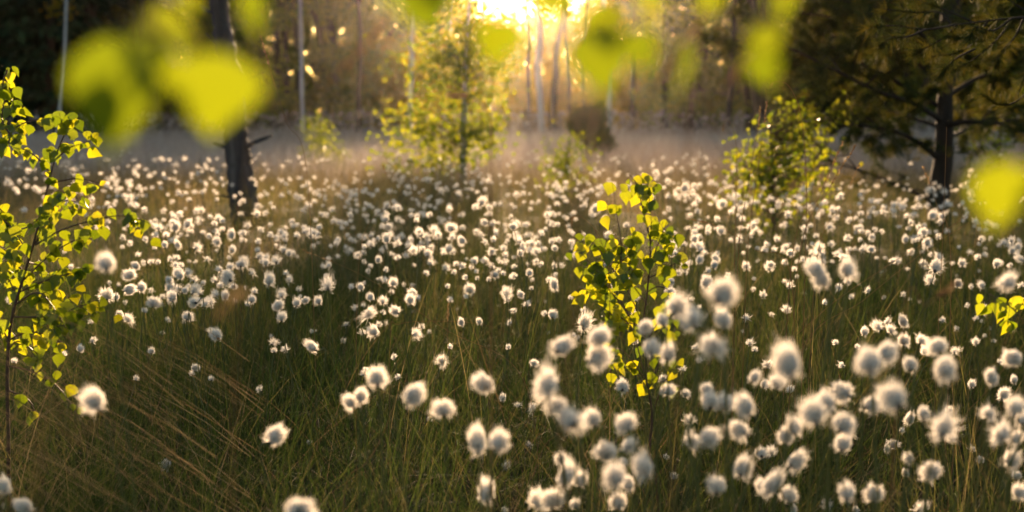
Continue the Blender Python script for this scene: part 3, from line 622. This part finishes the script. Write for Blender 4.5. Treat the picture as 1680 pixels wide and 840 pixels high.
blob_tree('birch_bush', 'low pale green birch bush beside the small round pine', 'birch bush', [gp(928, 330, d), at(930, 270, d), at(932, 232, d)], (.012, .004),
    [pxblob(925, 275, d, 50, 35, 16), pxblob(940, 245, d, 25, 25, 7)], .04, 'leaf', 'twig', 16, twig_r=.004, spread=.09, sun=3.)
d = 9.5
blob_tree('birch_bush', 'bright green birch bush in front of the dark pine boughs', 'birch bush', [gp(1270, 400, d), at(1268, 300, d), at(1262, 200, d)], (.02, .005),
    [pxblob(1230, 265, d, 45, 45, 28), pxblob(1300, 230, d, 45, 55, 32), pxblob(1265, 320, d, 60, 50, 24), pxblob(1355, 195, d, 55, 48, 32), pxblob(1345, 290, d, 50, 50, 18), pxblob(1210, 300, d, 28, 40, 10)], .036, 'leaf', 'twig', 9, twig_r=.005, spread=.07, sun=3.)
d = 14
blob_tree('birch_bush', 'green birch bush half hidden behind the pine trunk', 'birch bush', [gp(1640, 330, d), at(1640, 230, d), at(1642, 130, d)], (.02, .005),
    [pxblob(1625, 190, d, 40, 55, 20), pxblob(1670, 150, d, 40, 60, 18), pxblob(1640, 260, d, 45, 45, 12)], .04, 'leaf', 'twig', 16, twig_r=.005, spread=.09, sun=3.)
d = 22
blob_tree('birch_bush', 'faint yellow-green birch bush behind the dead trunk', 'birch bush', [gp(530, 300, d), at(528, 240, d), at(526, 180, d)], (.02, .005),
    [pxblob(525, 240, d, 30, 45, 18), pxblob(560, 265, d, 30, 30, 10), pxblob(600, 290, d, 40, 30, 8)], .045, 'leaf', 'twig', 26, twig_r=.005, spread=.10, sun=3.)
# needle tufts
def needle_tmpl(n, L, w, seed, z1=1.1, e0=.3, e1=.65):
    r = np.random.default_rng(seed); mb = MB()
    z = r.random(n); a = r.random(n) * 2 * PI; el = e0 + e1 * r.random(n)
    D = np.stack([np.cos(a) * np.sin(el * 1.3), np.cos(el * 1.3), np.sin(a) * np.sin(el * 1.3)], -1)
    S0 = np.stack([0 * z, z * z1 - .3, 0 * z], -1); E = S0 + D * L
    X = np.cross(D, r.normal(size=(n, 3))); X /= np.linalg.norm(X, axis=1)[:, None]; X *= w
    V = np.stack([S0 - X, S0 + X, E + X * .3, E - X * .3], 1).reshape(-1, 3)
    return V, np.arange(n * 4).reshape(n, 4)
TUFT = needle_tmpl(26, 1.0, .035, 3); TUFT_HI = needle_tmpl(34, 1.1, .017, 4, .5, .35, .8)
d = 26
blob_tree('small_pine', 'small round dark green pine on the pale meadow before the golden gap', 'small pine', [gp(962, 230, d), at(962, 200, d), at(961, 178, d)], (.04, .01),
    [pxblob(946, 207, d, 22, 17, 16), pxblob(974, 200, d, 22, 24, 16)], .11, 'needle', 'pine_bark', 30, tmpl=TUFT, hang=-.3, spread=.07)
blob_tree('small_pine', 'tiny dark pine seedling beside the round pine', 'small pine', [gp(990, 245, 24), at(990, 236, 24), at(990, 222, 24)], (.03, .01),
    [pxblob(990, 236, 24, 14, 14, 12)], .10, 'needle', 'pine_bark', 16, tmpl=TUFT, hang=-.3, spread=.05)
# right pine: trunk, boughs hand placed
d = 10.0
root = gp(1546, 350, d)
pine = empty('pine_tree', root, 'dark spreading pine with low boughs and a black trunk at the edge of the bog', 'pine tree')
tp = smooth_path([root, at(1540, 320, d), at(1548, 260, d), at(1550, 190, d), at(1552, 100, d), at(1556, -60, d), at(1552, -260, d), at(1555, -520, d)], 60)
mb = MB(); mb.tube(tp - root, np.interp(np.linspace(0, 1, 60), [0, .06, .2, 1], [.105, .078, .072, .02]), 14, .4); link('trunk', mb.mesh('trunk', M['pine_bark'], True), pine)
cr = MB()
B = [ # path px, depth change, thickness, tufts
 ([(1545, 265), (1515, 240), (1480, 220), (1430, 208), (1370, 205), (1310, 200)], -.5, .022, 26), ([(1545, 340), (1500, 315), (1440, 290), (1380, 270), (1340, 262)], .6, .018, 8),
 ([(1548, 200), (1500, 170), (1440, 150), (1380, 120), (1300, 80)], -1.0, .022, 60), ([(1550, 180), (1480, 140), (1400, 100), (1330, 90), (1290, 110)], .8, .02, 60),
 ([(1550, 140), (1500, 100), (1430, 60), (1370, 30), (1300, 20)], .2, .022, 60), ([(1550, 100), (1500, 50), (1440, 10), (1360, -20)], -.8, .02, 50),
 ([(1550, 210), (1500, 195), (1450, 180), (1390, 170), (1330, 160)], 1.3, .018, 50), ([(1552, 60), (1500, 10), (1430, -40), (1350, -60)], .6, .02, 50),
 ([(1552, 160), (1600, 130), (1660, 110), (1730, 90)], .4, .02, 50), ([(1552, 90), (1600, 50), (1660, 20), (1740, 0)], -.5, .02, 50),
 ([(1550, 205), (1590, 200), (1640, 205), (1700, 215), (1760, 220)], -1.2, .024, 20), ([(1552, 30), (1590, -20), (1650, -60)], .5, .02, 45),
 ([(1550, 130), (1530, 80), (1500, 40), (1480, 0)], -1.4, .016, 45), ([(1552, 0), (1540, -60), (1500, -120), (1450, -160)], .4, .018, 50), ([(1552, -80), (1600, -140), (1660, -180)], .0, .018, 50),
 ([(1552, -160), (1500, -220), (1450, -260)], -.4, .016, 50), ([(1554, -260), (1590, -330), (1620, -380)], .3, .014, 50), ([(1548, 230), (1580, 215), (1620, 190), (1660, 180)], 1.0, .016, 30)]
def bough(pxs, d, dd, th, nt_, tree, root, crown, tuft_len, spread, sub=5, tmpl=TUFT, subl=.45):
    P = [at(a, b, d + dd * f) for (a, b), f in zip(pxs, np.linspace(0, 1, len(pxs)))]
    path = smooth_path(P, 30); bmb = MB(); bmb.tube(path - root, np.linspace(th, th * .25, 30), 6, .4)
    L = np.linalg.norm(P[-1] - P[0])
    per = max(1, nt_ // sub)
    for k in range(sub * 2):
        f = .25 + .75 * (k + rng.random()) / (sub * 2); s = path[min(29, int(f * 29))]
        e = s + rdir(1)[0] * np.array((1, 1, .45)) * L * subl * (.5 + .6 * rng.random()) * (1.1 - .6 * f) + (P[-1] - P[0]) * .12
        sp = jitter_path(s, e, 8, .12, -.08); bmb.tube(sp - root, np.linspace(th * .35, th * .1, 8), 4, .4)
        for _ in range(2):
            s2 = sp[int(rng.integers(3, 7))]; e2 = s2 + rdir(1)[0] * L * subl * .35
            sp2 = jitter_path(s2, e2, 6, .15); bmb.tube(sp2 - root, np.linspace(th * .18, th * .06, 6), 3, .4)
            if nt_ > 8:
                n = per; ff = .3 + .7 * rng.random(n); q = np.stack([np.interp(ff, np.linspace(0, 1, 6), sp2[:, c]) for c in range(3)], -1) + rng.normal(size=(n, 3)) * spread
                D = rdir(n) * .6 + (e2 - s2) / np.linalg.norm(e2 - s2); crown.place(*tmpl, frames(D, rdir(n)) * (tuft_len * (.7 + .5 * rng.random(n)))[:, None, None], q - root)
        if nt_ > 8:
            n = per; ff = .35 + .65 * rng.random(n); q = np.stack([np.interp(ff, np.linspace(0, 1, 8), sp[:, c]) for c in range(3)], -1) + rng.normal(size=(n, 3)) * spread
            D = rdir(n) * .6 + (e - s) / np.linalg.norm(e - s); crown.place(*tmpl, frames(D, rdir(n)) * (tuft_len * (.7 + .5 * rng.random(n)))[:, None, None], q - root)
    link('branch', bmb.mesh('branch', M['pine_bark'], True), tree)
for pxs, dd, th, nt_ in B: bough(pxs, d, dd, th, int(nt_ * 1.6), pine, root, cr, .055, .02)
link('crown', cr.mesh('crown', M['needle']), pine)
# a nearer pine, its trunk beyond the frame, one bough reaching in
d = 4.8
root = gp(1960, 800, d)
p2 = empty('pine_tree', root, 'near pine bough with crisp long needles reaching in above the dark pine', 'pine tree')
tp = smooth_path([root, at(1955, 400, d), at(1950, 100, d), at(1960, -300, d), at(1950, -800, d)], 40)
mb = MB(); mb.tube(tp - root, np.linspace(.06, .02, 40), 12, .4); link('trunk', mb.mesh('trunk', M['pine_bark'], True), p2)
cr = MB()
def near_twig(pxs, dd, n, th=.004):
    n = int(n * 1.7)
    P = [at(a, b, d + dd) for a, b in pxs]; path = smooth_path(P, 20)
    bmb = MB(); bmb.tube(path - root, np.linspace(th, .0015, 20), 5, .4); link('branch', bmb.mesh('branch', M['pine_bark'], True), p2)
    f = 1 - rng.random(n) * .6; q = np.stack([np.interp(f, np.linspace(0, 1, 20), path[:, c]) for c in range(3)], -1)
    tan = (path[-1] - path[-5]); tan /= np.linalg.norm(tan)
    D = tan + rdir(n) * .25; cr.place(*TUFT_HI, frames(D, rdir(n)) * (.042 * (.8 + .4 * rng.random(n)))[:, None, None], q - root)
near_twig([(1951, 60), (1850, 40), (1750, 25), (1660, 30), (1570, 40)], 0, 4, .012)
for a in ([(1570, 40), (1520, 48), (1470, 42), (1428, 45)], [(1520, 48), (1490, 60), (1462, 62), (1442, 78)], [(1600, 38), (1560, 20), (1520, 5), (1480, -10)], [(1640, 32), (1610, 60), (1575, 85), (1530, 92)],
          [(1600, 80), (1570, 95), (1552, 112), (1540, 128)], [(1660, 30), (1640, 60), (1600, 95), (1560, 118)], [(1680, 28), (1665, 60), (1640, 90), (1632, 120)], [(1570, 40), (1550, 60), (1525, 75), (1500, 88)],
          [(1700, 28), (1670, 10), (1640, -10), (1600, -20)], [(1720, 26), (1700, 60), (1690, 100), (1672, 150)], [(1560, 38), (1540, 20), (1500, 20), (1450, 15)], [(1690, 150), (1660, 170), (1635, 170), (1612, 155)], [(1620, 36), (1600, 60), (1580, 62), (1555, 60)], [(1660, 30), (1630, 50), (1600, 45), (1590, 65)]):
    near_twig(a, rng.normal() * .12, 8)
link('crown', cr.mesh('crown', M['needle']), p2)
# dead trunk
d = 11.2
root = gp(404, 375, d)
dt = empty('dead_pine_tree', root, 'dead grey pine trunk with broken branch stubs rising from the cottongrass', 'dead tree')
tpx = [(396, 300), (387, 230), (380, 150), (366, 60), (358, -20), (350, -200), (345, -420)]
P = [root, at(404, 365, d)] + [at(a, b, d) for a, b in tpx]
tp = smooth_path(P, 70)
rad = np.interp(np.linspace(0, 1, 70), [0, .08, .25, .5, 1], [.15, .118, .105, .085, .05]) * (1 + .05 * rng.normal(size=70))
mb = MB(); mb.tube(tp - root, rad, 16, .45); V0 = mb.V[0]; V0 += rng.normal(size=V0.shape) * .004
link('trunk', mb.mesh('trunk', M['dead_bark'], True), dt)
for (pp, th) in (([(375, 242), (362, 238), (350, 234)], .022), ([(405, 240), (420, 232), (436, 226), (446, 222)], .022), ([(395, 322), (378, 323), (360, 320)], .014), ([(365, 30), (345, 20), (325, 8)], .014), ([(372, 80), (352, 70), (338, 55)], .012), ([(385, 150), (410, 130), (430, 120)], .012), ([(360, 0), (385, -15), (410, -40)], .02)):
    mb = MB(); q = smooth_path([at(a, b, d - .05) for a, b in pp], 10); mb.tube(q - root, np.linspace(th, th * .5, 10) * (1 + .1 * rng.normal(size=10)), 7, .5); link('branch_stub', mb.mesh('branch_stub', M['dead_bark'], True), dt)

# ---------------------------------------------------------------- the forest
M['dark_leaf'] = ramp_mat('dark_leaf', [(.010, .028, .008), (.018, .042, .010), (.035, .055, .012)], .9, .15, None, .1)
def crown_spruce(seed):
    mb = MB()
    n = 5200; z = rng.random(n) ** 1.15; r = (1 - z) ** .8 * 2.3 * (.35 + .65 * np.sqrt(rng.random(n))) + .08; a = rng.random(n) * 2 * PI
    layer = .25 * np.sin(z * 90)
    q = np.stack([r * np.cos(a), r * np.sin(a), .4 + z * 14.5 + layer - .25 * r], -1)
    D = np.stack([np.cos(a), np.sin(a), -.5 + 0 * a], -1) + rng.normal(size=(n, 3)) * .25
    mb.place(*LEAF_LO, frames(D, rdir(n, .8)) * np.array((.6, 1, 1))[None, None] * (.38 * (.6 + .8 * rng.random(n)))[:, None, None], q)
    return mb.mesh('crown', M['spruce'])
def crown_high(seed, z0, z1, rr, n, leaf, mat, tmpl=LEAF_LO, lump=26):
    mb = MB(); cs = np.stack([rng.normal(size=lump) * rr * .45, rng.normal(size=lump) * rr * .45, rng.uniform(z0, z1, lump)], -1)
    k = rng.integers(0, lump, n); q = cs[k] + rng.normal(size=(n, 3)) * np.array((rr * .2, rr * .2, rr * .13))
    mb.place(*tmpl, frames(rdir(n, -.2), rdir(n) * np.array((1, 2.0, 1))) * (leaf * (.6 + .8 * rng.random(n)))[:, None, None], q)
    return mb.mesh('crown', M[mat])
def trunk_mesh(h, r, mat, curve=.2, stubs=10):
    mb = MB(); p = jitter_path((0, 0, -.1), (rng.normal() * .4, rng.normal() * .4, h), 24, curve * .1); mb.tube(p, np.linspace(r, r * .3, 24), 8, .5)
    for _ in range(stubs):
        s = p[int(rng.integers(3, 18))]; a = rng.random() * 2 * PI; e = s + np.array((math.cos(a), math.sin(a), .1)) * rng.uniform(.4, 1.4)
        mb.tube(jitter_path(s, e, 5, .2), np.linspace(.02, .006, 5), 3, .3, 1)
    return mb.mesh('trunk', [M[mat], M['twig']], True)
SP = [(trunk_mesh(14.5, .16, 'pine_bark', stubs=0), crown_spruce(i)) for i in range(3)]
PN = [(trunk_mesh(16, .15, 'pine_bark'), crown_high(i, 7, 16, 2.2, 2600, .24, 'needle', TUFT)) for i in range(3)]
PN = [(a, crown_high(i, 6.5, 16, 2.2, 3600, .28, 'spruce')) for i, (a, b) in enumerate(PN)]
BR = [(trunk_mesh(14, .10, 'birch_bark', .3, 6), crown_high(i, 4.5, 13.5, 2.0, 3600, .13, 'far_leaf')) for i in range(3)]
SB = [(trunk_mesh(2.6, .03, 'twig', .5, 6), crown_high(i, .6, 4.2, 1.5, 2600, .11, 'far_leaf', lump=16)) for i in range(3)]
SBO = [(a, crown_high(i, .6, 5.5, 1.9, 2800, .13, 'leaf', lump=18)) for i, (a, b) in enumerate(SB)]
FOREST = []
def ftree(kind, protos, x, y, s=1.0, label='', cat='tree', group=None, slim=1.0, lean=0.0):
    tm, cm = protos[int(rng.integers(0, len(protos)))]
    o = empty(kind, (x, y, float(ground(x, y)) - .05), label, cat, group)
    o.scale = (s * slim, s * slim, s); o.rotation_euler = (0, lean, 0 if slim != 1 else rng.random() * 2 * PI)
    link('trunk', tm, o); link('crown', cm, o); FOREST.append((label, pix((x, y, 1))[0], o))
def X(px, y): return (px - 840) / FPX * y
G1 = 'dark spruces of the shaded forest edge'; G2 = 'tall pines of the forest edge'; G3 = 'undergrowth bushes of the forest edge'; G4 = 'pale birches of the forest edge'
for px in range(-260, 150, 26):
    y = rng.uniform(50, 60); ftree('spruce_tree', SP, X(px + rng.normal() * 8, y), y, rng.uniform(.8, 1.15), 'dark spruce in the black-green wall behind the big sapling', 'spruce tree', G1)
for k in range(46):
    px = rng.uniform(120, 560); y = rng.uniform(50, 74); ftree('pine_tree', PN, X(px, y), y, rng.uniform(.8, 1.15), 'tall bare pine trunk in the brown forest behind the dead trunk', 'pine tree', G2)
for k in range(40):
    px = rng.uniform(1110, 1900); y = rng.uniform(48, 72); ftree('pine_tree', PN, X(px, y), y, rng.uniform(.8, 1.15), 'tall bare pine trunk in the dark forest behind the spreading pine', 'pine tree', G2 + ' on the pine side')
for k in range(44):
    px = rng.choice([rng.uniform(130, 620), rng.uniform(1060, 1850)]); y = rng.uniform(50, 62)
    ftree('forest_bush', SBO, X(px, y), y, rng.uniform(.5, 1.1), 'green bush filling the shaded foot of the forest', 'bush', G3)
for k in range(26):
    px = rng.uniform(150, 1850)
    if 520 < px < 1150: continue
    y = rng.uniform(64, 80); ftree('spruce_tree', SP, X(px, y), y, rng.uniform(.8, 1.2), 'dark spruce standing deep between the forest pines', 'spruce tree', G1 + ' deeper in')
# the sunlit gap: slender trunks, low golden growth, open sky above
for k in range(56):
    y = rng.uniform(54, 88); px = rng.uniform(560, 1120); ftree('forest_bush', SB, X(px, y), y, rng.uniform(.55, .95) * (1.15 if abs(px - 850) > 180 else .8), 'golden backlit bush in the glowing gap of the forest', 'bush', 'golden bushes of the glowing gap')
for px, y, r_, ln in ((590, 50, 1.5, 0), (673, 49, .9, .01), (640, 60, 1.6, .01), (700, 66, 1.2, 0), (745, 70, .9, 0), (780, 62, .9, .01), (868, 58, 1.0, 0), (905, 50, 1.5, .01), (935, 66, 1.1, -.01), (958, 60, 1.0, 0), (1000, 47, 1.0, .0), (1035, 54, 1.5, 0), (1065, 60, 1.4, .01), (1090, 52, 1.5, 0), (1125, 58, 1.5, 0)):
    pale = px in (673, 780, 1000, 745); o = empty('slender_birch_tree' if pale else 'slender_pine_tree', (X(px, y), y, -.05), ('pale birch trunk' if pale else 'dark slender trunk') + {590: ' beside the brown shade', 673: ' behind the young birch crown edge', 640: ' just past the brown shade', 700: ' deep behind the young birch', 745: ' deep behind the young birch top', 780: ' behind the young birch top', 868: ' just before the curved birch', 905: ' close beyond the curved birch', 935: ' above the round pine', 958: ' straight behind the round pine', 1000: ' standing past the round pine', 1035: ' at the end of the golden gap', 1065: ' where the gap turns dark', 1090: ' first in the dark forest past the gap', 1125: ' second in the dark forest past the gap'}[px], 'tree')
    mb = MB(); p = jitter_path((0, 0, 0), (ln * 30, 0, 13), 24, .02); mb.tube(p, np.linspace(.09 * r_, .03, 24), 8, .75 if pale else .4)
    link('trunk', mb.mesh('trunk', M['birch_bark' if pale else 'pine_bark'], True), o)
    cm = crown_high(0, 9.5, 14, 1.3, 260, .12, 'far_leaf', lump=8); link('crown', cm, o)
for lb, pts, y, r_ in (('pale curved birch trunk rising through the golden gap', [(888, 210), (886, 160), (882, 110), (887, 60), (884, 0), (886, -160), (884, -420)], 48, .11), ('thin pale birch trunk leaning in the dark spruce shade', [(96, 205), (99, 170), (104, 130), (106, 90), (112, -100)], 47, .06),
                       ('pale birch trunk in the brown shade right of the dead trunk'.replace('right of', 'past'), [(497, 205), (495, 140), (494, 60), (492, -60), (492, -420)], 48, .075)):
    P = [at(a, b, y) for a, b in pts]; root = P[0].copy(); root[2] = -.05
    o = empty('birch_tree', root, lb, 'birch tree', None); mb = MB(); mb.tube(smooth_path([root] + P, 40) - root, np.linspace(r_, r_ * .6, 40), 8, .8); link('trunk', mb.mesh('trunk', M['birch_bark'], True), o)
    q = crown_high(0, P[-1][2] - 3, P[-1][2] + 2, 1.4, 500, .13, 'far_leaf', lump=8); link('crown', q, o)
by_label = {}
for lb, px, o in FOREST: by_label.setdefault(lb, []).append((px, o))
for lb, v in by_label.items():
    for q, (px, o) in enumerate(sorted(v, key=lambda e: e[0])): o['label'] = lb + ', ' + ORD[q] + ' toward the pine'
# woodland mass behind everything
mb = MB(); n = 110000; y = rng.uniform(80, 112, n); x = rng.uniform(-62, 62, n); x[:9000] = rng.uniform(-8, 12, 9000)
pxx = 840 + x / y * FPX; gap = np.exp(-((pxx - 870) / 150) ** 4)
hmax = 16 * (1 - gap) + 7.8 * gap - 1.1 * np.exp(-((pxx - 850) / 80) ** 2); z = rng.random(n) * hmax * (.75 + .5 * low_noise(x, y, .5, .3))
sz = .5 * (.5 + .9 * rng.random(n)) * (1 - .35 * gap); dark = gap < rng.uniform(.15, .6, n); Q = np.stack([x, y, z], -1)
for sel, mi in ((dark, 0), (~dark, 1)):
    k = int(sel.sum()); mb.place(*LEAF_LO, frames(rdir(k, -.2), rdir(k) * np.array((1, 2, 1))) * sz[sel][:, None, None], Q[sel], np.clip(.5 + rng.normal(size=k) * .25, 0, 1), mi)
prop(link('distant_woodland', mb.mesh('distant_woodland', [M['dark_leaf'], M['far_leaf']])), 'far woodland seen as one mass between the nearer trunks', kind='stuff')
mb = MB(); n = 9000; y = rng.uniform(49, 56, n); x = rng.uniform(-26, 26, n)
n2 = 30000; y = rng.uniform(47, 60, n2); x = rng.uniform(-26, 26, n2); z = rng.random(n2) ** 2 * .9
mb.place(*LEAF_LO, frames(rdir(n2, .4), rdir(n2)) * (.12 * (.5 + .9 * rng.random(n2)))[:, None, None], np.stack([x, y, z], -1))
prop(link('forest_undergrowth', mb.mesh('forest_undergrowth', M['heath'])), 'low brown undergrowth at the foot of the forest', kind='stuff')
# ---------------------------------------------------------------- haze volume, added for the glow around the low sun
HX, HY0, HY1, HZ0, HZ1 = 66, -4, 116, -1.2, 19.5
V = np.array([(x, y, z) for x in (-HX, HX) for y in (HY0, HY1) for z in (HZ0, HZ1)])
F = np.array([(0, 1, 3, 2), (4, 6, 7, 5), (0, 4, 5, 1), (2, 3, 7, 6), (0, 2, 6, 4), (1, 5, 7, 3)])
hm = bpy.data.materials.new('haze'); hm.use_nodes = True; hn = hm.node_tree
for q in list(hn.nodes):
    if q.type == 'BSDF_PRINCIPLED': hn.nodes.remove(q)
pv = hn.nodes.new('ShaderNodeVolumePrincipled'); pv.inputs['Density'].default_value = .00013; pv.inputs['Color'].default_value = (1, .93, .82, 1); pv.inputs['Anisotropy'].default_value = .94
hn.links.new(pv.outputs[0], [q for q in hn.nodes if q.type == 'OUTPUT_MATERIAL'][0].inputs['Volume'])
prop(link('haze', mesh_of('haze', V, F, hm)), 'thin warm haze over the bog, added for the glow around the low sun', kind='stuff')
